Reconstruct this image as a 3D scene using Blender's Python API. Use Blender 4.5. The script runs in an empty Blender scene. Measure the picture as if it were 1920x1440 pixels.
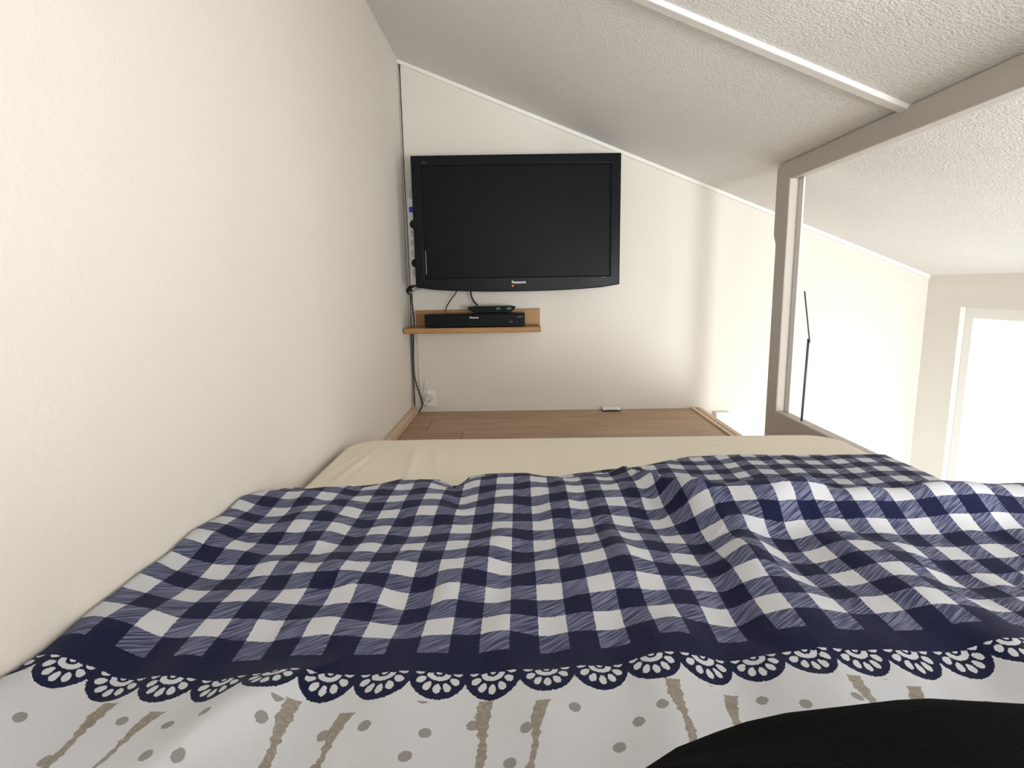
import bpy, bmesh, math, random
import numpy as np
from mathutils import Vector, Matrix, noise
random.seed(7)
C = bpy.context.scene.collection
S = bpy.context.scene

# ------------------------------------------------------------------ camera
cam_d = bpy.data.cameras.new('camera')
cam = bpy.data.objects.new('camera', cam_d); C.objects.link(cam)
cam_d.sensor_fit = 'HORIZONTAL'; cam_d.sensor_width = 36.0; cam_d.lens = 36.0*1080/1920
cam_d.clip_start = 0.02
R = Matrix(((0.99980771, 0.01420182, 0.01352197),
            (0.01095346, 0.16749672, -0.98581178),
            (-0.01626521, 0.98577034, 0.16730896)))
cam.matrix_world = Matrix.Translation((0, 0, .5)) @ R.to_4x4()
S.camera = cam

# ------------------------------------------------------------------ world, lights, exposure
w = bpy.data.worlds.new('sky'); S.world = w; w.use_nodes = True
bg = w.node_tree.nodes['Background']; bg.inputs[0].default_value = (.92, .96, 1, 1); bg.inputs[1].default_value = 2.3
def area(name, loc, target, sx, sy, power, col):
    l = bpy.data.lights.new(name, 'AREA'); l.shape = 'RECTANGLE'; l.size = sx; l.size_y = sy
    l.energy = power; l.color = col
    o = bpy.data.objects.new(name, l); C.objects.link(o); o.location = loc
    o.rotation_euler = (Vector(target)-Vector(loc)).to_track_quat('-Z', 'Y').to_euler()
    return o
# daylight entering by the stairwell window and the roof window behind the bed
area('stair_window_light', (1.29, -1.84, .08), (.60, 2.1, .36), .50, .60, 88, (.95, .98, 1))
area('rear_window_light', (.28, -1.84, .61), (-.25, .9, .78), .72, .50, 19, (1, .99, .985))
area('side_fill_light', (.84, -.10, .43), (-.45, .42, .62), .92, .56, 10, (1, .99, .98))  # added fill lamp out of view, brightens the left wall and ceiling
S.view_settings.view_transform = 'Standard'; S.view_settings.look = 'None'
S.view_settings.gamma = 1; S.view_settings.use_curve_mapping = False
S.view_settings.exposure = 0.0

# ------------------------------------------------------------------ node maths helper
class NG:
    def __init__(s, name, rough=.8, metal=0, spec=.3):
        s.m = bpy.data.materials.new(name); s.m.use_nodes = True
        s.t = s.m.node_tree; s.b = s.t.nodes['Principled BSDF']
        s.b.inputs['Roughness'].default_value = rough; s.b.inputs['Metallic'].default_value = metal
        s.b.inputs['Specular IOR Level'].default_value = spec
    def n(s, typ, **kw):
        nd = s.t.nodes.new(typ)
        for k, v in kw.items(): setattr(nd, k, v)
        return nd
    def link(s, a, b):
        if isinstance(a, X): a = a.s
        if hasattr(a, 'is_output'): s.t.links.new(a, b)
        else: b.default_value = a
    def math(s, op, *a, clamp=False):
        nd = s.n('ShaderNodeMath', operation=op); nd.use_clamp = clamp
        for i, v in enumerate(a): s.link(v, nd.inputs[i])
        return X(s, nd.outputs[0])
    def mix(s, f, a, b):
        nd = s.n('ShaderNodeMix', data_type='RGBA')
        s.link(f, nd.inputs[0])
        for v, i in ((a, 6), (b, 7)):
            if isinstance(v, tuple): nd.inputs[i].default_value = (*v[:3], 1)
            else: s.link(v, nd.inputs[i])
        return nd.outputs[2]
    def noise(s, vec, scale, detail=2, rough=.5, dim='3D'):
        nd = s.n('ShaderNodeTexNoise', noise_dimensions=dim)
        nd.inputs['Scale'].default_value = scale; nd.inputs['Detail'].default_value = detail
        nd.inputs['Roughness'].default_value = rough
        if vec is not None: s.link(vec, nd.inputs['Vector'])
        return X(s, nd.outputs[0])
    def vec(s, x, y, z=0.0):
        nd = s.n('ShaderNodeCombineXYZ')
        for i, v in enumerate((x, y, z)): s.link(v, nd.inputs[i])
        return nd.outputs[0]
    def sep(s, v):
        nd = s.n('ShaderNodeSeparateXYZ'); s.link(v, nd.inputs[0])
        return [X(s, o) for o in nd.outputs]
    def coord(s, which='Object'):
        return s.n('ShaderNodeTexCoord').outputs[which]
    def color(s, c):
        if isinstance(c, tuple): s.b.inputs['Base Color'].default_value = (*c[:3], 1)
        else: s.link(c, s.b.inputs['Base Color'])
    def bump(s, h, strength, dist):
        nd = s.n('ShaderNodeBump'); nd.inputs['Strength'].default_value = strength; nd.inputs['Distance'].default_value = dist
        s.link(h, nd.inputs['Height']); s.link(nd.outputs[0], s.b.inputs['Normal'])
class X:
    def __init__(s, g, so): s.g = g; s.s = so
    def __add__(a, b): return a.g.math('ADD', a, b)
    __radd__ = __add__
    def __sub__(a, b): return a.g.math('SUBTRACT', a, b)
    def __rsub__(a, b): return a.g.math('SUBTRACT', b, a)
    def __mul__(a, b): return a.g.math('MULTIPLY', a, b)
    __rmul__ = __mul__
    def __truediv__(a, b): return a.g.math('DIVIDE', a, b)
    def lt(a, b): return a.g.math('LESS_THAN', a, b)
    def gt(a, b): return a.g.math('GREATER_THAN', a, b)
    def abs(a): return a.g.math('ABSOLUTE', a)
    def frac(a): return a.g.math('FRACT', a)
    def floor(a): return a.g.math('FLOOR', a)
    def sqrt(a): return a.g.math('SQRT', a)
    def step(a, lo, hi):        # smooth 0..1
        nd = a.g.n('ShaderNodeMapRange', interpolation_type='SMOOTHSTEP')
        a.g.link(a, nd.inputs[0]); nd.inputs[1].default_value = lo; nd.inputs[2].default_value = hi
        return X(a.g, nd.outputs[0])
    def min(a, b): return a.g.math('MINIMUM', a, b)
    def max(a, b): return a.g.math('MAXIMUM', a, b)

def srgb(r, g, b):
    f = lambda c: (c/255/12.92) if c <= 10 else ((c/255+.055)/1.055)**2.4
    return (f(r), f(g), f(b))
def plain(name, col, rough=.6, metal=0, spec=.3, nscale=60, var=.06, bump=0, bdist=.001):
    g = NG(name, rough, metal, spec)
    n = g.noise(g.coord(), nscale, 3)
    g.color(g.mix(n, tuple(c*(1-var) for c in col), tuple(min(1, c*(1+var)) for c in col)))
    if bump: g.bump(n, bump, bdist)
    return g.m

def wall_mat(name, col, scale, strength, dist, stretch=(1, 1, 1)):
    g = NG(name, .9, 0, .15)
    x, y, z = g.sep(g.coord())
    v = g.vec(x*stretch[0], y*stretch[1], z*stretch[2])
    n = g.noise(v, scale, 4, .6); big = g.noise(v, 3, 2)
    g.color(g.mix(big, tuple(c*.975 for c in col), tuple(min(1, c*1.02) for c in col)))
    g.bump(n, strength, dist)
    return g.m
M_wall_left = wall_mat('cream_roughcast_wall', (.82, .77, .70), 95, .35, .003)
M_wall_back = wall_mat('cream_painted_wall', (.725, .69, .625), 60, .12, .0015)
M_ceiling = wall_mat('spackled_ceiling', (.87, .85, .81), 170, 1.0, .006)
M_trim = plain('white_painted_trim', (.80, .785, .74), .5, var=.02)
M_frame = plain('shaded_white_frame', (.52, .485, .44), .5, var=.02, spec=.35)  # white paint darkened: the shade on its room side is in the colour
M_edge = plain('dark_wall_joint', (.26, .23, .18), .9)

def wood(name, light, dark, axis='x', rough=.5, grain=1.0):
    g = NG(name, rough, 0, .3)
    x, y, z = g.sep(g.coord())
    k = (3, 45, 45) if axis == 'x' else (45, 3, 45)
    info = g.n('ShaderNodeObjectInfo')
    rnd = X(g, info.outputs['Random'])
    v = g.vec(x*k[0]+rnd*40, y*k[1], z*k[2])
    n = g.noise(v, 1.0, 4, .6); n2 = g.noise(g.vec(x*k[0]*.5+rnd*17, y*k[1]*.3, z*k[2]*.3), 1.2, 2)
    knots = g.noise(g.vec(x*k[0]*1.5+rnd*9, y*k[1]*.5, z*k[2]*.5), 1.3, 1).step(.66, .74)
    f = (n*.6+n2*.4).step(.32, .68)
    c = g.mix(f, dark, light)
    c = g.mix(knots*.45*grain, c, tuple(q*.55 for q in dark))
    c = g.mix((rnd*.16), c, dark)
    g.color(c); g.bump(n, .15, .0008)
    return g.m
M_plank = wood('oak_laminate', (.50, .35, .225), (.36, .235, .145), 'x', .45)
M_base = wood('pale_pine', (.72, .55, .39), (.62, .45, .31), 'y', .5, .3)
M_shelf = wood('honey_oak', (.46, .265, .11), (.33, .175, .065), 'x', .45)
M_black = plain('black_gloss_plastic', (.010, .0115, .0135), .26, spec=.06, var=.02)
M_blackm = plain('black_matt_plastic', (.012, .013, .015), .45, spec=.12, var=.02)
M_screen = plain('dark_lcd_screen', (.008, .010, .010), .35, spec=.05, var=.02)
M_silver = plain('silver_print', (.75, .76, .78), .4)
M_dimprint = plain('dim_grey_print', (.10, .10, .11), .5)
M_grey = plain('grey_button_rubber', (.10, .15, .15), .5)
M_white = plain('white_plastic', (.82, .81, .79), .35, spec=.4, var=.02)
M_greyp = plain('grey_plastic', (.40, .40, .40), .45)
M_greyp2 = plain('light_grey_plastic', (.60, .59, .57), .4)
M_sockin = plain('socket_recess_plastic', (.42, .41, .39), .5)
M_blue = plain('blue_switch_plastic', (.06, .04, .62), .35)
M_cable = plain('black_cable_rubber', (.012, .011, .010), .5)
M_dark_rod = plain('dark_grey_rod', (.06, .065, .07), .4)
def braided():
    g = NG('braided_cable', .7)
    x, y, z = g.sep(g.coord())
    f = ((z+x*.5)*95).frac().lt(.22)
    g.color(g.mix(f, (.012, .011, .012), (.35, .32, .28))); return g.m
M_braid = braided()
def led():
    g = NG('red_standby_led'); g.color((.6, .05, .02))
    g.b.inputs['Emission Color'].default_value = (1, .22, .1, 1); g.b.inputs['Emission Strength'].default_value = 1.5
    return g.m
M_led = led()
def glass():
    g = NG('clear_glass')
    tr = g.n('ShaderNodeBsdfTransparent'); gl = g.n('ShaderNodeBsdfGlossy'); gl.inputs['Roughness'].default_value = .02
    mx = g.n('ShaderNodeMixShader'); fr = g.n('ShaderNodeLayerWeight'); fr.inputs['Blend'].default_value = .12
    fac = g.math('MULTIPLY', fr.outputs['Facing'], .12)
    g.link(fac, mx.inputs[0]); g.link(tr.outputs[0], mx.inputs[1]); g.link(gl.outputs[0], mx.inputs[2])
    out = [n for n in g.t.nodes if n.type == 'OUTPUT_MATERIAL'][0]
    g.link(mx.outputs[0], out.inputs['Surface']); return g.m
M_glass = glass()

# ------------------------------------------------------------------ mesh helpers
def link(name, bm, mat, parent=None, smooth=False, angle=None):
    me = bpy.data.meshes.new(name); bm.to_mesh(me); bm.free()
    if smooth:
        for p in me.polygons: p.use_smooth = True
    me.materials.append(mat)
    o = bpy.data.objects.new(name, me); C.objects.link(o)
    if parent: o.parent = parent
    return o
def box(bm, a, b, bevel=0, seg=1):
    vs = [bm.verts.new((x, y, z)) for x in (a[0], b[0]) for y in (a[1], b[1]) for z in (a[2], b[2])]
    fs = [(0, 1, 3, 2), (4, 6, 7, 5), (0, 4, 5, 1), (2, 3, 7, 6), (0, 2, 6, 4), (1, 5, 7, 3)]
    F = [bm.faces.new([vs[i] for i in f]) for f in fs]
    if bevel:
        es = list({e for f in F for e in f.edges})
        bmesh.ops.bevel(bm, geom=es, offset=bevel, segments=seg, affect='EDGES', profile=.5)
def bx(name, a, b, mat, parent=None, bevel=0, seg=1):
    bm = bmesh.new(); box(bm, a, b, bevel, seg); bmesh.ops.recalc_face_normals(bm, faces=bm.faces)
    return link(name, bm, mat, parent)
def prism(name, pts, lo, hi, mat, parent=None, axis='y', bevel=0, seg=2):
    """polygon pts (a,b) extruded along axis"""
    bm = bmesh.new()
    def mk(p, t): return {'y': (p[0], t, p[1]), 'x': (t, p[0], p[1]), 'z': (p[0], p[1], t)}[axis]
    A = [bm.verts.new(mk(p, lo)) for p in pts]; B = [bm.verts.new(mk(p, hi)) for p in pts]
    bm.faces.new(A); bm.faces.new(B[::-1]); n = len(pts)
    for i in range(n): bm.faces.new((A[i], B[i], B[(i+1) % n], A[(i+1) % n]))
    bmesh.ops.recalc_face_normals(bm, faces=bm.faces)
    if bevel: bmesh.ops.bevel(bm, geom=list(bm.edges), offset=bevel, segments=seg, affect='EDGES', profile=.5)
    return link(name, bm, mat, parent)
def cyl(name, p, r, depth, mat, parent=None, axis='y', seg=24, r2=None, ring=None):
    bm = bmesh.new()
    bmesh.ops.create_cone(bm, cap_ends=True, segments=seg, radius1=r, radius2=r if r2 is None else r2, depth=depth)
    rot = {'y': Matrix.Rotation(math.pi/2, 3, 'X'), 'x': Matrix.Rotation(math.pi/2, 3, 'Y'), 'z': Matrix.Identity(3)}[axis]
    bmesh.ops.rotate(bm, verts=bm.verts, cent=(0, 0, 0), matrix=rot)
    es = [e for e in bm.edges if len(e.link_faces) == 2 and any(len(f.verts) > 4 for f in e.link_faces)]
    bmesh.ops.bevel(bm, geom=es, offset=min(r, depth)*.12, segments=1, affect='EDGES')
    bmesh.ops.translate(bm, verts=bm.verts, vec=p)
    return link(name, bm, mat, parent)
def lathe_y(name, c, prof, mat, parent=None, seg=24):
    """prof: list of (r, y) around the y axis through c"""
    bm = bmesh.new(); rings = []
    for r, y in prof:
        rings.append([bm.verts.new((c[0]+r*math.cos(2*math.pi*i/seg), c[1]+y, c[2]+r*math.sin(2*math.pi*i/seg))) for i in range(seg)])
    for a, b in zip(rings, rings[1:]):
        for i in range(seg): bm.faces.new((a[i], a[(i+1) % seg], b[(i+1) % seg], b[i]))
    bm.faces.new(rings[0][::-1]); bm.faces.new(rings[-1])
    bmesh.ops.recalc_face_normals(bm, faces=bm.faces)
    return link(name, bm, mat, parent)
def spline(pts, n=10):
    P = [Vector(p) for p in pts]; P = [P[0]*2-P[1]]+P+[P[-1]*2-P[-2]]; out = []
    for i in range(1, len(P)-2):
        for k in range(n):
            t = k/n; a, b, c, d = P[i-1:i+3]
            out.append(.5*((2*b)+(c-a)*t+(2*a-5*b+4*c-d)*t*t+(3*b-a-3*c+d)*t**3))
    out.append(P[-2]); return out
def tube(name, pts, r, mat, parent=None, seg=8, n=10, smooth=True):
    P = spline(pts, n) if n > 1 else [Vector(p) for p in pts]
    bm = bmesh.new(); rings = []; up = Vector((.3, 1, .1)).normalized()
    for i, p in enumerate(P):
        t = (P[min(i+1, len(P)-1)]-P[max(i-1, 0)]).normalized()
        a = t.cross(up)
        if a.length < .05: a = t.cross(Vector((1, 0, 0)))
        a.normalize(); b = t.cross(a)
        rings.append([bm.verts.new(p+a*r*math.cos(2*math.pi*k/seg)+b*r*math.sin(2*math.pi*k/seg)) for k in range(seg)])
    for A, B in zip(rings, rings[1:]):
        for k in range(seg): bm.faces.new((A[k], A[(k+1) % seg], B[(k+1) % seg], B[k]))
    bm.faces.new(rings[0][::-1]); bm.faces.new(rings[-1])
    bmesh.ops.recalc_face_normals(bm, faces=bm.faces)
    return link(name, bm, mat, parent, smooth)
def text(name, body, size, loc, mat, parent=None, rot=(math.pi/2, 0, 0), xscale=1.0, bold=0.0):
    cu = bpy.data.curves.new(name, 'FONT'); cu.body = body; cu.size = size; cu.extrude = .0002
    cu.offset = bold; cu.align_x = 'CENTER'; cu.align_y = 'CENTER'; cu.resolution_u = 3
    t = bpy.data.objects.new('tmp', cu); C.objects.link(t)
    bpy.context.view_layer.update()
    me = bpy.data.meshes.new_from_object(t.evaluated_get(bpy.context.evaluated_depsgraph_get()))
    bpy.data.objects.remove(t)
    Mx = Matrix.Translation(loc) @ Matrix.Rotation(rot[0], 4, 'X') @ Matrix.Diagonal((xscale, 1, 1, 1))
    me.transform(Mx); me.materials.clear(); me.materials.append(mat)
    o = bpy.data.objects.new(name, me); C.objects.link(o)
    if parent: o.parent = parent
    return o
def thing(name, label, cat, loc=(0, 0, 0), group=None, rotz=0):
    o = bpy.data.objects.new(name, None); C.objects.link(o); o.empty_display_size = .05
    o.location = loc; o.rotation_euler = (0, 0, rotz); o['label'] = label; o['category'] = cat
    if group: o['group'] = group
    return o
def tag(o, label, cat, group=None):
    o['label'] = label; o['category'] = cat
    if group: o['group'] = group
    return o
def struct(o): o['kind'] = 'structure'; return o

# ------------------------------------------------------------------ room shell
WX, BY = -.437, 2.30             # left wall face, back wall face
roof = lambda x: 1.159-.4017*x
XR = 1.60                        # outer right wall of the stairwell
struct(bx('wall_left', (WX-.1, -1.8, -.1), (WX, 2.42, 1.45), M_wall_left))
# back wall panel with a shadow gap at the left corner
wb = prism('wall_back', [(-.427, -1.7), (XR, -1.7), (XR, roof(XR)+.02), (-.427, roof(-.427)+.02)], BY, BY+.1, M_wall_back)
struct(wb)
tr = prism('trim_1', [(WX-.02, 0), (-.4255, 0), (-.4285, .8), (-.4270, 1.1), (-.4305, roof(-.43)), (WX-.02, roof(WX))], BY+.012, BY+.09, M_trim)
struct(tr)
gapbm = bmesh.new()              # ragged joint between corner strip and wall panel
prev = None
for i in range(90):
    z = .03+i*(1.30/89); xo = -.4285+.0012*noise.noise((0, 0, z*60))+(-.0015 if z > .8 else 0)
    wd = .0006+.0008*abs(noise.noise((3, 0, z*45)))+.0007*(z/1.3)
    a = gapbm.verts.new((xo-wd, BY-.001, z)); b = gapbm.verts.new((xo+wd, BY-.001, z))
    if prev: gapbm.faces.new((prev[0], prev[1], b, a))
    prev = (a, b)
bmesh.ops.solidify(gapbm, geom=gapbm.faces[:], thickness=.0008)
struct(link('trim_2', gapbm, M_edge))
# sloping ceiling, with an opening for nothing in view: one slab down to the stairwell side
struct(prism('ceiling', [(WX-.1, roof(WX-.1)), (XR+.1, roof(XR+.1)), (XR+.1, roof(XR+.1)+.1), (WX-.1, roof(WX-.1)+.1)], -1.8, 2.42, M_ceiling))
# small cove strip where the ceiling meets the back wall
def slope_strip(name, y0, y1, th, x0, x1, bev=.0015):
    return struct(prism(name, [(x0, roof(x0)+.004), (x1, roof(x1)+.004), (x1, roof(x1)-th), (x0, roof(x0)-th)], y0, y1, M_trim, None, 'y', bev))
slope_strip('trim_3', BY-.008, BY+.002, .014, WX, XR)
slope_strip('trim_4', 1.232, 1.262, .010, WX, .80, .003)      # batten across the ceiling
# rear wall and right wall with the stairwell window opening
rw = bmesh.new()                 # rear wall with a window above the bed and one in the stairwell
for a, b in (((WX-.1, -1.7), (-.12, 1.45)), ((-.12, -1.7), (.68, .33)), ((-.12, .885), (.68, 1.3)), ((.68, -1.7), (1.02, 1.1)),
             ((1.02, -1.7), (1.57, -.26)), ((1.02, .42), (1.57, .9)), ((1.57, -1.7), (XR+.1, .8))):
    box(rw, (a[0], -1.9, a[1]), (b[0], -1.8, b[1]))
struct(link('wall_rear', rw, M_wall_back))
wr = bmesh.new()
WZ0, WZ1 = -.35, .40
WIN = ((-.95, .40), (.75, 2.12))         # two stairwell windows in the right wall
box(wr, (XR, -1.8, -1.7), (XR+.1, 2.42, WZ0)); box(wr, (XR, -1.8, WZ1), (XR+.1, 2.42, roof(XR)+.05))
for a, b in ((-1.8, WIN[0][0]), (WIN[0][1], WIN[1][0]), (WIN[1][1], 2.42)): box(wr, (XR, a, WZ0), (XR+.1, b, WZ1))
struct(link('wall_right', wr, M_wall_back))
struct(bx('floor_2', (.75, -1.8, -1.75), (XR+.1, 2.4, -1.7), M_plank))   # landing far below
# platform floor: slab, fascia, planks
fl = bmesh.new()
box(fl, (WX-.1, -1.8, -.16), (.70, 2.32, -.009)); box(fl, (.70, -1.8, -.16), (.84, 1.83, -.009))
floor = struct(link('floor', fl, M_edge))
rows = [2.30, 2.148, 1.988, 1.828, 1.668, 1.508, 1.348, 1.188]
joints = [[-.01], [-.335, .95], [-.20, .93], [.30], [-.1], [.5], [0]]
pid = 0
for i in range(7):
    y1, y0 = rows[i], rows[i+1]
    xr = .688 if y0 > 1.8 else .84
    xs = [WX+.002]+[j for j in joints[i] if j < xr-.1]+[xr]
    if i == 0: xs = [WX+.002, xr]
    for a, b in zip(xs, xs[1:]):
        o = bx('plank', (a+.0006, y0+.0006, -.0095), (b-.0006, y1-.0006, 0), M_plank, floor, .0009)
bx('plank', (WX+.002, -1.79, -.0095), (.84, 1.187, 0), M_plank, floor, .0009)
# stair nosing: two parallel pale strips with a groove between
for k, (a, b, h) in enumerate(((.690, .7055, .006), (.7125, .732, .004))):
    struct(bx('trim_%d' % (5+k), (a, 1.83, -.03 if k == 0 else -.16), (b, 2.299, h), M_base, None, .002, 2))
# baseboard along the left wall
struct(bx('baseboard_left', (WX+.0005, -1.7, 0), (-.413, 2.275, .028), M_base, None, .002, 2))
# low white ledge in the stairwell
struct(bx('trim_7', (.785, 2.262, -.3), (.842, 2.299, -.012), M_trim, None, .003, 2))

# unseen partition added to block the stair light, nearer than the glazed screen
pw = bmesh.new()                 # with an added opening that lets the side fill light through
for a, b in (((-1.8, 0), (-.58, .87)), ((-.58, 0), (.38, .13)), ((-.58, .74), (.38, .845))): box(pw, (.776, a[0], a[1]), (.815, b[0], b[1]))
struct(link('light_block_partition', pw, M_wall_back))
# window / glazed screen beside the stairwell (kind structure, parts as children)
win = bpy.data.objects.new('window_1', None); C.objects.link(win); win['kind'] = 'structure'; win.location = (.78, 1.1, 0)
def wpart(name, o): o.parent = win; o.matrix_parent_inverse = Matrix.Translation((-.78, -1.1, 0)); o.name = name; return o
topz = .842
wpart('jamb', bx('jamb', (.780, 1.728, .0), (.812, 1.800, topz), M_frame, None, .002))
wpart('jamb', bx('jamb', (.780, .330, .0), (.812, .400, topz), M_frame, None, .002))
wpart('top_rail', bx('top_rail', (.7805, .40, .790), (.8115, 1.728, topz-.001), M_frame, None, .002))
wpart('bottom_rail', bx('bottom_rail', (.7805, .40, .0), (.8115, 1.728, .112), M_frame, None, .002))
wpart('corner_block', prism('corner_block', [(1.799, .60), (1.824, .64), (1.824, .835), (1.799, .842)], .784, .808, M_frame, None, 'x'))
wpart('pane', bx('pane', (.800, .40, .112), (.804, 1.728, .790), M_glass))
wpart('glazing_bead', bx('glazing_bead', (.806, 1.700, .112), (.811, 1.728, .790), M_trim, None, .001))
wpart('stay_rod', tube('stay_rod', [(.794, 1.595, .112), (.794, 1.588, .345)], .0032, M_dark_rod, None, 8, 1))
wpart('stay_arm', tube('stay_arm', [(.794, 1.628, .473), (.794, 1.580, .335)], .0020, M_dark_rod, None, 8, 1))

# stairwell window in the right wall
for k, (a, b) in enumerate(WIN):
    w2 = bpy.data.objects.new('window_%d' % (k+2), None); C.objects.link(w2); w2['kind'] = 'structure'
    for p, q in (((XR+.02, a, WZ0), (XR+.07, a+.04, WZ1)), ((XR+.02, b-.04, WZ0), (XR+.07, b, WZ1)),
                 ((XR+.02, a+.04, WZ0), (XR+.07, b-.04, WZ0+.04)), ((XR+.02, a+.04, WZ1-.04), (XR+.07, b-.04, WZ1))):
        bx('window_frame', p, q, M_trim, w2, .002)

# ------------------------------------------------------------------ mattress with fitted sheet
def sheet_mat():
    g = NG('cream_jersey_sheet', .85, 0, .15)
    v = g.coord(); x, y, z = g.sep(v)
    n = g.noise(v, 900, 2); b = g.noise(v, 4, 2)
    g.color(g.mix(b, (.79, .72, .60), (.83, .765, .645)))
    g.b.inputs['Sheen Weight'].default_value = .1
    g.bump(n, .15, .0005); return g.m
M_sheet = sheet_mat()
def lerp(x, xs, ys): return float(np.interp(x, xs, ys))
def sm(x, a, b):
    t = np.clip((x-a)/(b-a), 0, 1); return t*t*(3-2*t)
def mattress():
    x0, x1, y0, y1, H, rc, re = -.424, .768, -.75, 1.395, .13, .085, .022
    nx, ny = 240, 400
    bm = bmesh.new(); G = {}
    # superellipse-ish rounded plan: top grid mapped into a rounded rectangle, then skirt rings
    def inside(px, py):
        cx = min(max(px, x0+rc), x1-rc); cy = min(max(py, y0+rc), y1-rc)
        d = Vector((px-cx, py-cy))
        return cx, cy, d
    def plan(u, v, shrink):
        px = x0+(x1-x0)*u; py = y0+(y1-y0)*v
        cx, cy, d = inside(px, py)
        if d.x != 0 and d.y != 0:
            m = max(abs(d.x), abs(d.y)); l = d.length
            d = d*(m/l)
        return cx+d.x, cy+d.y
    def wr(px, py):
        z = 0
        # creases pulled from the left corner and soft waves across the far border
        for (ax, ay, bx_, by, s, a) in ((-.36, 1.28, -.41, 1.02, .006, .0022), (-.335, 1.29, -.375, .98, .006, .0035), (-.31, 1.28, -.34, 1.04, .006, .0015),
                                    (-.245, 1.31, -.22, 1.05, .008, .0045), (-.20, 1.31, -.17, 1.12, .006, .0015),
                                    (.34, 1.33, .46, 1.18, .008, .0025), (.27, 1.35, .38, 1.17, .007, .002), (.42, 1.36, .52, 1.2, .008, .0025), (.20, 1.33, .30, 1.17, .01, .0015),
                                    (.5, 1.37, .58, 1.22, .007, .002)):
            A = Vector((ax, ay)); B = Vector((bx_, by)); P = Vector((px, py)); ab = B-A
            t = max(0, min(1, (P-A).dot(ab)/ab.length_squared)); d = (P-A-ab*t).length
            z += a*math.exp(-(d/s)**2)*math.sin(math.pi*max(.0, min(1, t*.9+.05)))
        return z+.002*noise.noise((px*5, py*5, 0))+.0007*noise.noise((px*22, py*9, 1))
    for j in range(ny+1):
        for i in range(nx+1):
            px, py = plan(i/nx, j/ny, 0)
            G[i, j] = bm.verts.new((px, py, H))
    for j in range(ny):
        for i in range(nx): bm.faces.new((G[i, j], G[i+1, j], G[i+1, j+1], G[i, j+1]))
    loop = [G[i, 0] for i in range(nx)]+[G[nx, j] for j in range(ny)]+[G[i, ny] for i in range(nx, 0, -1)]+[G[0, j] for j in range(ny, 0, -1)]
    prev = loop
    L = len(loop)
    for k in range(1, 4):
        z = {1: .085, 2: .04, 3: .001}[k]
        ring = [bm.verts.new((v.co.x, v.co.y, z)) for v in loop]
        for q in range(L): bm.faces.new((prev[q], ring[q], ring[(q+1) % L], prev[(q+1) % L]))
        prev = ring
    bm.faces.new(prev)
    # round the top edge: lower the verts close to the border and crown + wrinkles
    for v in bm.verts:
        if v.co.z < H-1e-6: continue
        cx, cy, d = inside(v.co.x, v.co.y)
        dist = rc-d.length if (d.length > 0) else 1
        dist = min(dist, v.co.x-x0, x1-v.co.x, v.co.y-y0, y1-v.co.y)
        if dist < re: v.co.z = H-re+math.sqrt(max(0, re*re-(re-dist)**2))
        v.co.z += wr(v.co.x, v.co.y)*min(1, dist/.03)
    bmesh.ops.recalc_face_normals(bm, faces=bm.faces)
    t = thing('mattress', 'low mattress in a cream fitted sheet lying on the wooden floor', 'mattress', (0, 0, 0))
    link('fitted_sheet', bm, M_sheet, t, True)
    return t
mattress()

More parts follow.
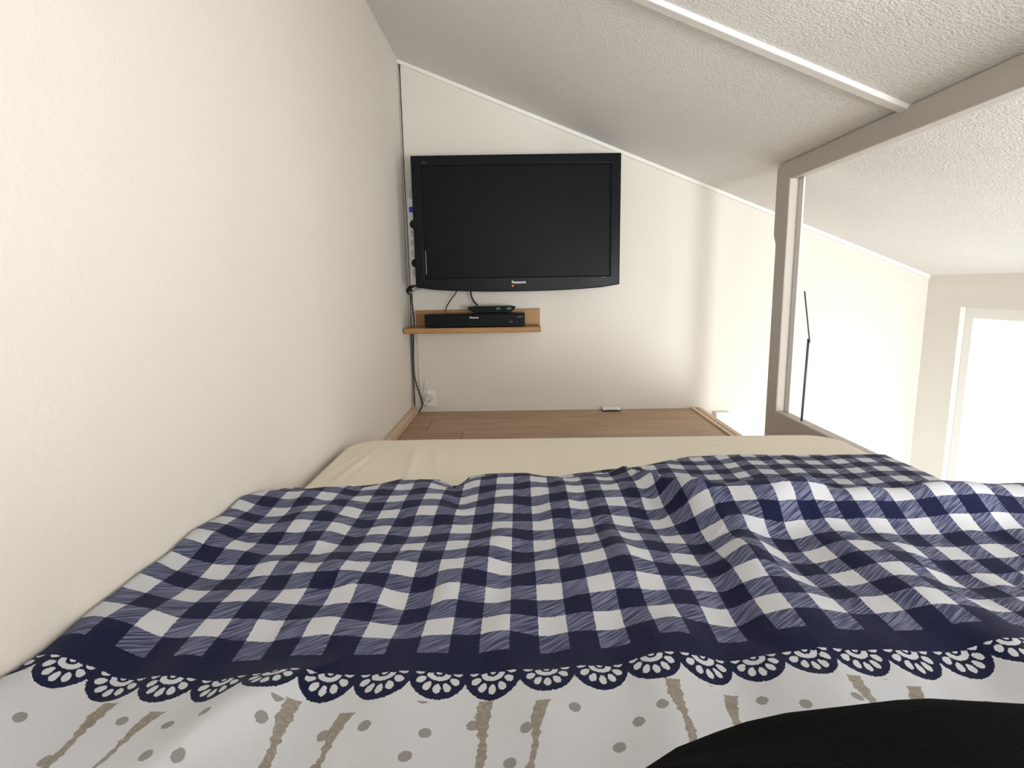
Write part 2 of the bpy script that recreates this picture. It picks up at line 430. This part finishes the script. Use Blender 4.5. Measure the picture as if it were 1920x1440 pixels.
# ------------------------------------------------------------------ blanket
PU, PV = .0562, .0585
def blanket_mat():
    g = NG('navy_gingham_fleece', .95, 0, .05)
    uv = g.coord('UV'); u, v, _ = g.sep(uv)
    fz = g.noise(uv, 700, 1)-.5; fz2 = g.noise(uv, 130, 1)-.5
    uu = u+fz*.0022+fz2*.0012; nz2 = g.noise(g.vec(u+3.3, v), 700, 1)-.5
    vv = v+nz2*.0022+fz2*.0008
    navy = (.0075, .0105, .040); white = (.58, .60, .64)
    # gingham
    au = (((uu+.0270)/PU+.25).frac()); av = (((vv-.102)/PV+.25).frac())
    lu = au.lt(.5); lv = av.lt(.5)              # 1 where that stripe is light
    both = lu*lv; one = (lu+lv)-both*2
    ca, sa = math.cos(math.radians(33)), math.sin(math.radians(33))
    p = u*ca+v*sa; q = v*ca-u*sa
    hatch = g.noise(g.vec(p*24, q*560), 1.0, 1, .6).step(.38, .66)
    mixc = g.mix(hatch, (.040, .046, .100), (.19, .205, .31))
    ging = g.mix(one, navy, mixc); ging = g.mix(both, ging, white)
    band = vv.lt(.0596); top = g.mix(band, ging, navy)
    # scalloped lace below v = .032
    PS = .0462
    cu = (((uu+.0265)/PS+.5).frac()-.5)*PS; d = .0325-vv
    dd = d*.74
    r = (cu*cu+dd*dd).sqrt()/.0243
    ang = g.math('ARCTAN2', cu, dd)
    pet = g.math('ABSOLUTE', g.math('SINE', ang*6.0+1.5708))
    rr = (r-.655)/.165
    petals = (pet-rr*rr*.50).gt(.42)
    r2 = (cu*cu*1.0+(dd-.0005)*(dd-.0005)*1.7).sqrt()/.0243
    cres = r2.gt(.22)*r2.lt(.44)*ang.abs().lt(1.40)*r.lt(.42)
    eye = r.lt(.11)
    holes = petals.max(cres).max(eye)*d.gt(.0008)
    scal = g.noise(g.vec(ang*3.2, (uu/PS).floor()), 3.0, 0)*.06
    outside = (r+scal).gt(1.07)
    # white fleece with dots and animal legs
    vor = g.n('ShaderNodeTexVoronoi', voronoi_dimensions='2D'); vor.inputs['Scale'].default_value = 26
    vor.inputs['Randomness'].default_value = .62
    g.link(g.vec(uu+.013, vv+.004), vor.inputs['Vector'])
    dots = X(g, vor.outputs['Distance']).lt(.125)*v.lt(-.004)
    dotc = (.215, .205, .19)
    fleece = g.mix(dots*.85, white, dotc)
    PL = .1530
    ul = (((uu+.077)/PL).frac()-.5)*PL
    legs = None
    for (ax, ay, bx_, by, w0, w1, cell) in ((.000, -.002, -.004, -.10, .0062, .0036, 0), (.046, -.012, .026, -.10, .0060, .0030, 0)):
        # leg a: wide hoof at the top tapering downward (v falls)
        t = ((vv-ay)/(by-ay)); tc = g.math('MINIMUM', g.math('MAXIMUM', t, 0.0), 1.0)
        cx = ul-(ax-.03)-(tc*(bx_-ax)); bend = g.math('SINE', tc*9.0)*.0014
        wid = w1+(w0-w1)*(1-tc.step(.10, .42))+g.noise(g.vec(vv*1.0, cell+ax*40), 130, 1)*.0075-.0040
        L = (cx+bend).abs().lt(wid)*t.gt(0.0)*t.lt(1.0)
        legs = L if legs is None else legs.max(L)
    legn = g.noise(uv, 300, 1).step(.25, .6)
    fleece = g.mix(legs*(legn*.2+.75), fleece, (.25, .22, .175))
    lace = g.mix(holes, navy, white); lace = g.mix(outside, lace, fleece)
    col = g.mix(d.gt(0.0), top, lace)
    pile = g.noise(uv, 260, 3, .7)
    col2 = g.mix((pile-.35)*.06, col, (.30, .30, .40))
    g.color(col2)
    g.b.inputs['Sheen Weight'].default_value = .07; g.b.inputs['Sheen Roughness'].default_value = .5
    g.bump(g.noise(uv, 480, 3, .7), .45, .0016)
    return g.m
M_blanket = blanket_mat()
EX = [-.46, -.421, -.36, -.27, -.215, -.156, -.119, -.098, -.043, .023, .073, .126, .178, .234, .292, .355, .469, .573, .789]
EY = [.91, .975, .995, 1.02, 1.037, 1.037, 1.016, 1.052, 1.07, 1.058, 1.056, 1.073, 1.088, 1.112, 1.145, 1.178, 1.19, 1.180, 1.178]
def ridge(Xa, Ya, a, b, s, h, sh=None):
    """soft fold crest along a..b; the left flank has width s, the right flank sh"""
    ax, ay = a; bx_, by = b; dx, dy = bx_-ax, by-ay; L2 = dx*dx+dy*dy; L = math.sqrt(L2)
    t = ((Xa-ax)*dx+(Ya-ay)*dy)/L2; tc = np.clip(t, 0, 1)
    px, py = Xa-(ax+tc*dx), Ya-(ay+tc*dy); d = np.sqrt(px*px+py*py)
    side = ((Xa-ax)*dy-(Ya-ay)*dx)/L
    ss = np.where(side > 0, s, sh or s)
    return h*np.exp(-(d/ss)**2)*(1-.35*np.abs(2*tc-1)**2)
def blanket_height(Xa, Ya, Ye):
    n = np.vectorize(lambda x, y, z: noise.noise((x, y, z)))
    z = .142+.030*sm(Ye-Ya, 0, .11)
    z += .006*n(Xa*8.5+Ya*1.2, Ya*2.4, 2.0)*sm(Ye-Ya, .0, .1)
    z += .0105*n(Xa*15-Ya*3, Ya*8.5, 5.0)*sm(Ye-Ya, .0, .06)
    z += .0028*n(Xa*30+Ya*6, Ya*14, 9.0)
    z += .006*n(Xa*4, Ya*9, 12.0)*sm(Xa, -.1, .3)
    # far border humps
    z += ridge(Xa, Ya, (-.20, .985), (-.165, .80), .05, 0.0074)
    z += ridge(Xa, Ya, (-.04, 1.02), (-.03, .75), .055, 0.0062)
    z -= ridge(Xa, Ya, (-.118, 1.03), (-.095, .84), .022, 0.0087)
    # left part: rises a little against the wall
    z += .012*sm(-Xa, .34, .44)
    z += ridge(Xa, Ya, (-.36, .90), (-.25, .74), .03, 0.0062)
    z += ridge(Xa, Ya, (-.40, .70), (-.20, .60), .028, 0.0074, .02)
    z += ridge(Xa, Ya, (-.30, .56), (-.14, .49), .025, 0.0050)
    # right part: long folds along the bed
    z += ridge(Xa, Ya, (.120, .92), (.118, .52), .028, 0.0087, .045)
    z += ridge(Xa, Ya, (.185, .985), (.27, .66), .030, 0.0081, .045)
    z += ridge(Xa, Ya, (.265, .78), (.262, .50), .030, 0.0112, .05)
    z += ridge(Xa, Ya, (.28, .72), (.42, .80), .022, 0.0087, .03)
    z += ridge(Xa, Ya, (.05, .80), (.055, .55), .022, 0.0043, .03)
    z += ridge(Xa, Ya, (.40, .70), (.42, .45), .035, 0.0087, .05)
    z -= ridge(Xa, Ya, (.205, .86), (.20, .62), .025, 0.0050)
    for a, b, sw, h in (((.117, .71), (.124, .58), .012, .004), ((.285, .722), (.36, .752), .011, .006), ((.267, .66), (.264, .58), .012, .005),
                     ((.16, .90), (.215, .78), .010, .0045), ((.20, .70), (.19, .60), .014, .005), ((.33, .66), (.35, .56), .013, .005),
                     ((.06, .93), (.075, .80), .010, .004), ((-.30, .88), (-.24, .80), .012, .004), ((-.33, .80), (-.27, .70), .012, .004),
                     ((-.20, .78), (-.15, .68), .012, .0035), ((-.10, .66), (-.08, .56), .012, .0035), ((-.24, .66), (-.17, .57), .013, .004),
                     ((.02, .64), (.03, .55), .012, .0035), ((.24, .62), (.23, .50), .013, .005), ((.30, .84), (.42, .80), .012, .005)):
        z += ridge(Xa, Ya, a, b, sw, h, sw*1.6)
    # lifted fold with a steep back: the far strip lies flat behind it
    Yc = np.interp(Xa, [.17, .20, .24, .27, .44, .8], [1.06, .930, .840, .812, .805, .815])
    on = sm(Xa, .175, .26)
    back = sm(Ya-Yc, -.004, .007)
    z += on*(.040*np.exp(-((Ya-Yc+.020)/.05)**2)*(1-back))
    z -= on*back*np.clip(z-.139, 0, 1)*.95
    # fold near the left bottom corner
    z += ridge(Xa, Ya, (-.27, .33), (-.19, .425), .014, .012, .03)
    z = np.maximum(z, .138)
    return z
def blanket():
    nx, ny = 300, 420
    xs = np.linspace(WX+.006, .764, nx+1); Y0 = .13
    Xg = np.repeat(xs[:, None], ny+1, 1)
    ye = np.array([lerp(x, EX, EY) for x in xs])
    tt = np.linspace(0, 1, ny+1)
    Yg = Y0+(ye[:, None]-Y0)*tt[None, :]
    # the part resting near the person sags flat
    Zg = blanket_height(Xg, Yg, np.repeat(ye[:, None], ny+1, 1))
    # texture coordinates: arc length across and along
    def arc(Z, A, axis):
        dz = np.diff(Z, axis=axis); da = np.diff(A, axis=axis)
        s = np.sqrt(dz*dz+da*da); z0 = np.zeros_like(np.take(Z, [0], axis=axis))
        return np.concatenate([z0, np.cumsum(s, axis=axis)], axis=axis)
    V = arc(Zg, Yg, 1); U = arc(Zg, Xg, 0)
    tip = np.interp(xs, [-.44, -.219, -.171, -.127, -.071, -.025, .02, .066, .111, .159, .2, .4, .76],
                    [.425, .408, .411, .409, .417, .418, .421, .422, .429, .432, .435, .445, .46])
    for i in range(nx+1):
        V[i] -= np.interp(tip[i], Yg[i], V[i])
    ic = int(np.argmin(np.abs(xs+.0265)))
    U -= U[ic][None, :]; U += xs[ic]
    # gentle skew of the print: straighten rows with a planar blend so the arc length does not drift too far
    U = U*.25+Xg*.75
    me = bpy.data.meshes.new('blanket')
    verts = np.stack([Xg, Yg, Zg], -1).reshape(-1, 3)
    idx = np.arange((nx+1)*(ny+1)).reshape(nx+1, ny+1)
    q = np.stack([idx[:-1, :-1], idx[1:, :-1], idx[1:, 1:], idx[:-1, 1:]], -1).reshape(-1, 4)
    me.from_pydata(verts.tolist(), [], q.tolist())
    uvl = me.uv_layers.new(name='UVMap')
    uvs = np.stack([U, V], -1).reshape(-1, 2)[q.reshape(-1)]
    uvl.data.foreach_set('uv', uvs.reshape(-1).astype(np.float32))
    me.polygons.foreach_set('use_smooth', [True]*len(me.polygons))
    me.materials.append(M_blanket); me.update()
    o = bpy.data.objects.new('blanket', me); C.objects.link(o)
    s = o.modifiers.new('thick', 'SOLIDIFY'); s.thickness = .005; s.offset = -1
    tag(o, 'navy and white gingham fleece blanket with a printed lace border, spread over the mattress', 'blanket')
blanket()

# ------------------------------------------------------------------ person in black clothes at the lower right
def person():
    V = [((.03, -.10, .31), .140), ((.035, .103, .300), .110), ((.160, .138, .281), .099), ((.34, .186, .252), .086), ((.52, .240, .240), .078),
         ((.64, .10, .25), .07), ((.68, -.10, .24), .06),
         ((.03, -.30, .36), .155), ((.03, -.48, .40), .15), ((.03, -.60, .45), .10)]
    E = [(0, 1), (1, 2), (2, 3), (3, 4), (4, 5), (5, 6), (0, 7), (7, 8), (8, 9)]
    me = bpy.data.meshes.new('person'); me.from_pydata([v[0] for v in V], E, [])
    o = bpy.data.objects.new('person', me); C.objects.link(o)
    s = o.modifiers.new('skin', 'SKIN'); s.use_smooth_shade = True
    for d, (p, r) in zip(me.skin_vertices[0].data, V): d.radius = (r, r*.86)
    me.skin_vertices[0].data[0].use_root = True
    b = o.modifiers.new('sub', 'SUBSURF'); b.levels = b.render_levels = 3
    bpy.context.view_layer.update()
    m2 = bpy.data.meshes.new_from_object(o.evaluated_get(bpy.context.evaluated_depsgraph_get()))
    bpy.data.objects.remove(o)
    for v in m2.vertices:
        p = v.co; n = v.normal
        d = .010*noise.noise((p.x*4+p.y*9, p.y*16, p.z*14))+.005*noise.noise((p.x*10+3, p.y*30, p.z*24))
        v.co = p+n*d
    g = NG('black_cotton_clothes', .9, 0, .1)
    nn = g.noise(g.coord(), 500, 3)
    g.color(g.mix(nn, (.0012, .0013, .0014), (.003, .0032, .0032))); g.bump(nn, .3, .001)
    g.b.inputs['Sheen Weight'].default_value = .004; g.b.inputs['Specular IOR Level'].default_value = .02
    for p in m2.polygons: p.use_smooth = True
    m2.materials.clear(); m2.materials.append(g.m)
    o = bpy.data.objects.new('person', m2); C.objects.link(o)
    tag(o, 'person in plain black clothes on the near end of the blanket, mostly out of view', 'person')
person()

# ------------------------------------------------------------------ television
tv = thing('television', 'black flat television with a curved lower edge on the back wall', 'television', (-.002, 2.175, .725), rotz=math.radians(1.2))
W2 = .379
def tv_outline(inset=0, bot=0):
    pts = [(-W2+inset, .242-inset), (W2-inset, .242-inset)]
    r = .008
    for i in range(13):
        t = 1-2*i/12
        x = (W2-inset)*t; z = -.228-.0165*(1-abs(t)**2.4)+inset+bot
        if i == 0: z += .004
        if i == 12: z += .004
        pts.append((x, z))
    return pts
def tvframe():
    bm = bmesh.new()
    out = tv_outline(0); yb, yf = .055, 0
    A = [bm.verts.new((x, yf, z)) for x, z in out]; B = [bm.verts.new((x, yb, z)) for x, z in out]
    n = len(out)
    for i in range(n): bm.faces.new((A[i], A[(i+1) % n], B[(i+1) % n], B[i]))
    bm.faces.new(B[::-1])
    # bezel face: ring between outline and screen opening
    sx, zt, zb = .3435, .207, -.192
    inn = [(-sx, zt), (sx, zt)]+[(sx*(1-2*i/12), zb) for i in range(13)]
    I = [bm.verts.new((x, .000, z)) for x, z in inn]; J = [bm.verts.new((x*.995, .009, z*.993)) for x, z in inn]
    for i in range(n):
        bm.faces.new((A[i], I[i], I[(i+1) % n], A[(i+1) % n])); bm.faces.new((I[i], J[i], J[(i+1) % n], I[(i+1) % n]))
    bmesh.ops.remove_doubles(bm, verts=bm.verts, dist=1e-5)
    bmesh.ops.recalc_face_normals(bm, faces=bm.faces)
    o = link('bezel', bm, M_black, tv)
    b = o.modifiers.new('bevel', 'BEVEL'); b.width = .003; b.segments = 3; b.limit_method = 'ANGLE'; b.angle_limit = math.radians(50)
tvframe()
bx('screen', (-.343, .0075, -.192), (.343, .012, .207), M_screen, tv)
bx('lower_groove', (-.345, -.0006, -.2010), (.345, .001, -.1995), M_blackm, tv)
bx('highlight_strip', (-.3395, -.0012, -.178), (-.3365, .002, -.092), plain('painted_highlight', (.20, .22, .22), .25), tv)  # reflection on the bezel, painted as a thin lighter strip
prism('back_housing', [(-.30, .17), (.30, .17), (.26, -.19), (-.26, -.19)], .055, .085, M_blackm, tv, 'y', .006)
bx('wall_bracket', (-.10, .085, -.10), (.10, .1228, .12), M_blackm, tv, .003)
text('brand_lettering', 'Panasonic', .0135, (.004, -.0004, -.2105), M_silver, tv, xscale=1.0, bold=.0003)
cyl('standby_light', (-.019, -.0004, -.2235), .0028, .003, M_led, tv, 'y', 12)
text('model_print', 'VIERA', .008, (-.331, -.0003, .218), M_dimprint, tv)
for i in range(6):
    cyl('touch_key', (.245+i*.0165, -.0002, -.1955 if False else -.2065), .0022, .0016, M_dimprint, tv, 'y', 10)
text('input_print', 'HDMI', .007, (.318, -.0003, -.1985+.0), M_dimprint, tv)

# ------------------------------------------------------------------ wooden wall shelf
sh = thing('wall_shelf', 'short honey oak wall shelf with back board under the television', 'shelf', (-.18, 2.22, .33))
def local(o, t): o.parent = t; o.matrix_parent_inverse = Matrix.Translation(-t.location); return o
local(bx('shelf_board', (-.431, 2.150, .330), (.082, 2.2995, .3495), M_shelf, None, .003, 2), sh)
local(bx('back_board', (-.407, 2.281, .3495), (.083, 2.2995, .412), M_shelf, None, .002, 2), sh)

# ------------------------------------------------------------------ player
pl = thing('disc_player', 'flat black disc player standing on the oak shelf', 'player', (-.165, 2.215, .3497))
local(bx('casing', (-.352, 2.172, .3555), (.022, 2.277, .4005), M_blackm, None, .002), pl)
local(prism('front_panel', [(2.163, .3535), (2.172, .3535), (2.172, .4000), (2.166, .4000), (2.163, .397)], -.353, .0225, M_black, None, 'x', .001, 1), pl)
local(bx('disc_tray', (-.335, 2.1622, .376), (-.20, 2.164, .392), M_black, None, .0006), pl)
local(bx('panel_groove', (-.350, 2.1624, .3735), (.020, 2.164, .3747), M_blackm), pl)
for x in (-.32, -.01):
    local(bx('foot', (x-.012, 2.18, .3497), (x+.012, 2.20, .3556), M_cable, None, .001), pl)
    local(bx('foot', (x-.012, 2.25, .3497), (x+.012, 2.27, .3556), M_cable, None, .001), pl)
local(text('brand_lettering', 'Panasonic', .0085, (-.167, 2.1622, .3865), M_silver, None, bold=.0003), pl)
for i in range(4): local(cyl('button', (-.004+i*.0055, 2.1626, .3868), .0016, .002, M_greyp, None, 'y', 10), pl)
local(text('disc_print', 'DVD', .006, (-.029, 2.1622, .3685), M_greyp, None), pl)
local(text('usb_print', 'USB', .005, (-.010, 2.1622, .3685), M_dimprint, None), pl)

# ------------------------------------------------------------------ remote control on the player
rc = thing('remote_control', 'long black remote control lying on top of the disc player', 'remote control', (-.10, 2.22, .4008))
prism_pts = [(-.196, .4225), (-.188, .4262), (-.02, .4262), (-.010, .4225), (-.026, .4065), (-.042, .4012), (-.152, .4012), (-.178, .4075)]
local(prism('body', prism_pts, 2.196, 2.246, M_black, None, 'y', .003, 2), rc)
for i in range(12):
    for j in range(3):
        local(cyl('button', (-.172+i*.0128, 2.208+j*.013, .4268), .0040, .003, M_grey, None, 'z', 10), rc)
local(bx('label_plate', (-.085, 2.1955, .4135), (-.070, 2.1970, .4215), M_grey, None, .0006), rc)
local(bx('label_plate', (-.045, 2.1955, .4135), (-.028, 2.1970, .4215), M_grey, None, .0006), rc)

# ------------------------------------------------------------------ power strip beside the television
ps = thing('power_strip', 'white vertical power strip with round sockets on the wall beside the television', 'power strip', (-.385, 2.285, .66))
local(bx('strip_body', (-.417, 2.255, .510), (-.360, 2.2995, .835), M_white, None, .005, 2), ps)
local(bx('switch', (-.409, 2.249, .782), (-.385, 2.257, .802), M_blue, None, .002), ps)
SZ = [.737, .705, .669, .631, .593, .557]
for z in SZ:
    local(lathe_y('socket', (-.392, 2.2551, z), [(.0155, .001), (.0155, -.0015), (.0125, -.0015), (.0115, .0004), (.0115, .001)], M_sockin, None), ps)
    for s in (-1, 1):
        pin = bpy.data.objects['socket' if z == SZ[0] else 'socket.%03d' % SZ.index(z)]
        h = cyl('pin_hole', (-.392+s*.005, 2.2546, z), .0018, .002, M_cable, None, 'y', 8); h.parent = pin; 
for z, lab, zz in ((.737, 'black plug in the topmost socket of the power strip', 0), (.593, 'black plug in the second lowest socket of the power strip', 1)):
    p = thing('plug', lab, 'plug', (-.391, 2.25, z), 'black plugs in the power strip')
    local(lathe_y('plug_body', (-.391, 2.2535, z), [(.0165, -.0005), (.0165, -.013), (.012, -.026), (.006, -.032)], M_cable, None), p)
    local(tube('cord', [(-.391, 2.223, z), (-.384, 2.215, z-.006), (-.372, 2.222, z-.014), (-.345, 2.262, z-.02)], .0028, M_cable), p)
tag(tube('white_cable', [(-.398, 2.285, .80), (-.412, 2.285, .835), (-.4135, 2.287, .86), (-.400, 2.288, .89), (-.380, 2.288, .895), (-.35, 2.285, .86)], .0028, M_white),
    'thin white cable looping above the power strip at the television edge', 'cable')

# ------------------------------------------------------------------ cables at the left corner
bun = thing('cable_bundle', 'knotted black cables below the power strip in the room corner', 'cable', (-.42, 2.28, .49))
local(tube('knot', [(-.412, 2.262, .508), (-.424, 2.258, .502), (-.434, 2.268, .490), (-.427, 2.280, .480), (-.416, 2.276, .487), (-.420, 2.262, .495), (-.430, 2.262, .486), (-.424, 2.272, .476)], .0033, M_cable), bun)
local(tube('strand', [(-.385, 2.255, .512), (-.400, 2.256, .508), (-.412, 2.262, .503), (-.424, 2.272, .495)], .0030, M_cable), bun)
local(tube('grey_strand', [(-.428, 2.27, .484), (-.415, 2.268, .482), (-.400, 2.268, .492), (-.380, 2.270, .498)], .0032, M_greyp), bun)
local(tube('tie', [(-.431, 2.268, .486), (-.425, 2.263, .489), (-.420, 2.268, .486)], .0022, M_cable), bun)
# both hang down in front of the wall, behind the shelf's left end gap
tag(tube('thin_cable', [(-.4225, 2.285, .478), (-.4255, 2.287, .44), (-.4275, 2.290, .40), (-.4325, 2.304, .33), (-.4325, 2.300, .22), (-.4315, 2.296, .13), (-.4300, 2.290, .085), (-.4285, 2.287, .029)], .0013, M_cable),
    'thin plain black cable hanging straight down to the pale baseboard', 'cable')
tag(tube('braided_cable', [(-.4195, 2.284, .478), (-.419, 2.286, .43), (-.4165, 2.290, .37), (-.4215, 2.2925, .30), (-.4245, 2.292, .24), (-.4250, 2.290, .19), (-.4240, 2.288, .155), (-.4165, 2.286, .115), (-.402, 2.284, .066), (-.3955, 2.284, .040), (-.399, 2.285, .022), (-.405, 2.281, .012), (-.4065, 2.270, .006)], .0030, M_braid),
    'black and white braided cable curving down beside the wall socket', 'cable')
tag(bx('cable_channel', (-.4075, 2.2935, .075), (-.3985, 2.2995, .329), M_wall_back, None, .002), 'narrow white cable channel running from the shelf down to the wall socket', 'cable channel')
tag(tube('thin_cable', [(-.236, 2.262, .52), (-.240, 2.262, .484), (-.262, 2.264, .455), (-.282, 2.270, .425), (-.2885, 2.272, .403)], .0021, M_cable),
    'thin black cable from the television to the left of the disc player', 'cable')
tag(tube('thick_cable', [(-.185, 2.262, .52), (-.185, 2.262, .475), (-.176, 2.262, .448), (-.160, 2.262, .428), (-.148, 2.264, .413), (-.142, 2.268, .403)], .0036, M_cable),
    'thick black cable dropping from the television behind the remote control', 'cable')

# ------------------------------------------------------------------ wall socket with white plug
ws = thing('wall_socket', 'white wall socket low on the back wall by the corner', 'socket', (-.36, 2.297, .055))
local(bx('cover_plate', (-.384, 2.288, .023), (-.340, 2.2995, .090), M_white, None, .003, 2), ws)
local(lathe_y('socket_insert', (-.363, 2.2885, .057), [(.0175, .002), (.0175, -.003), (.0140, -.003), (.0130, -.0005), (.013, .001)], M_white, None), ws)
wp = thing('plug', 'white plug with looping white cord in the wall socket', 'plug', (-.37, 2.28, .06))
local(lathe_y('plug_body', (-.372, 2.2865, .060), [(.0155, -.0003), (.0155, -.016), (.011, -.028), (.005, -.032)], M_greyp2, None), wp)
local(tube('cord', [(-.372, 2.256, .060), (-.377, 2.250, .045), (-.384, 2.262, .040), (-.387, 2.280, .075), (-.380, 2.287, .117), (-.3775, 2.289, .122), (-.3745, 2.288, .112), (-.379, 2.284, .07), (-.390, 2.284, .035)], .0026, M_white), wp)
local(tube('cord', [(-.395, 2.288, .030), (-.394, 2.286, .075), (-.399, 2.287, .112), (-.403, 2.2905, .122)], .0026, M_white), wp)

# ------------------------------------------------------------------ small device on the floor by the wall
bxo = thing('small_white_box', 'small white plastic box with dark base on the floor against the back wall', 'box', (.365, 2.27, 0))
local(bx('base', (.329, 2.252, .0005), (.402, 2.288, .0045), M_cable, None, .001), bxo)
local(bx('cover', (.330, 2.253, .0045), (.401, 2.287, .0165), M_white, None, .003, 2), bxo)
local(bx('display', (.340, 2.2522, .0060), (.388, 2.2535, .0105), M_greyp, None, .0004), bxo)
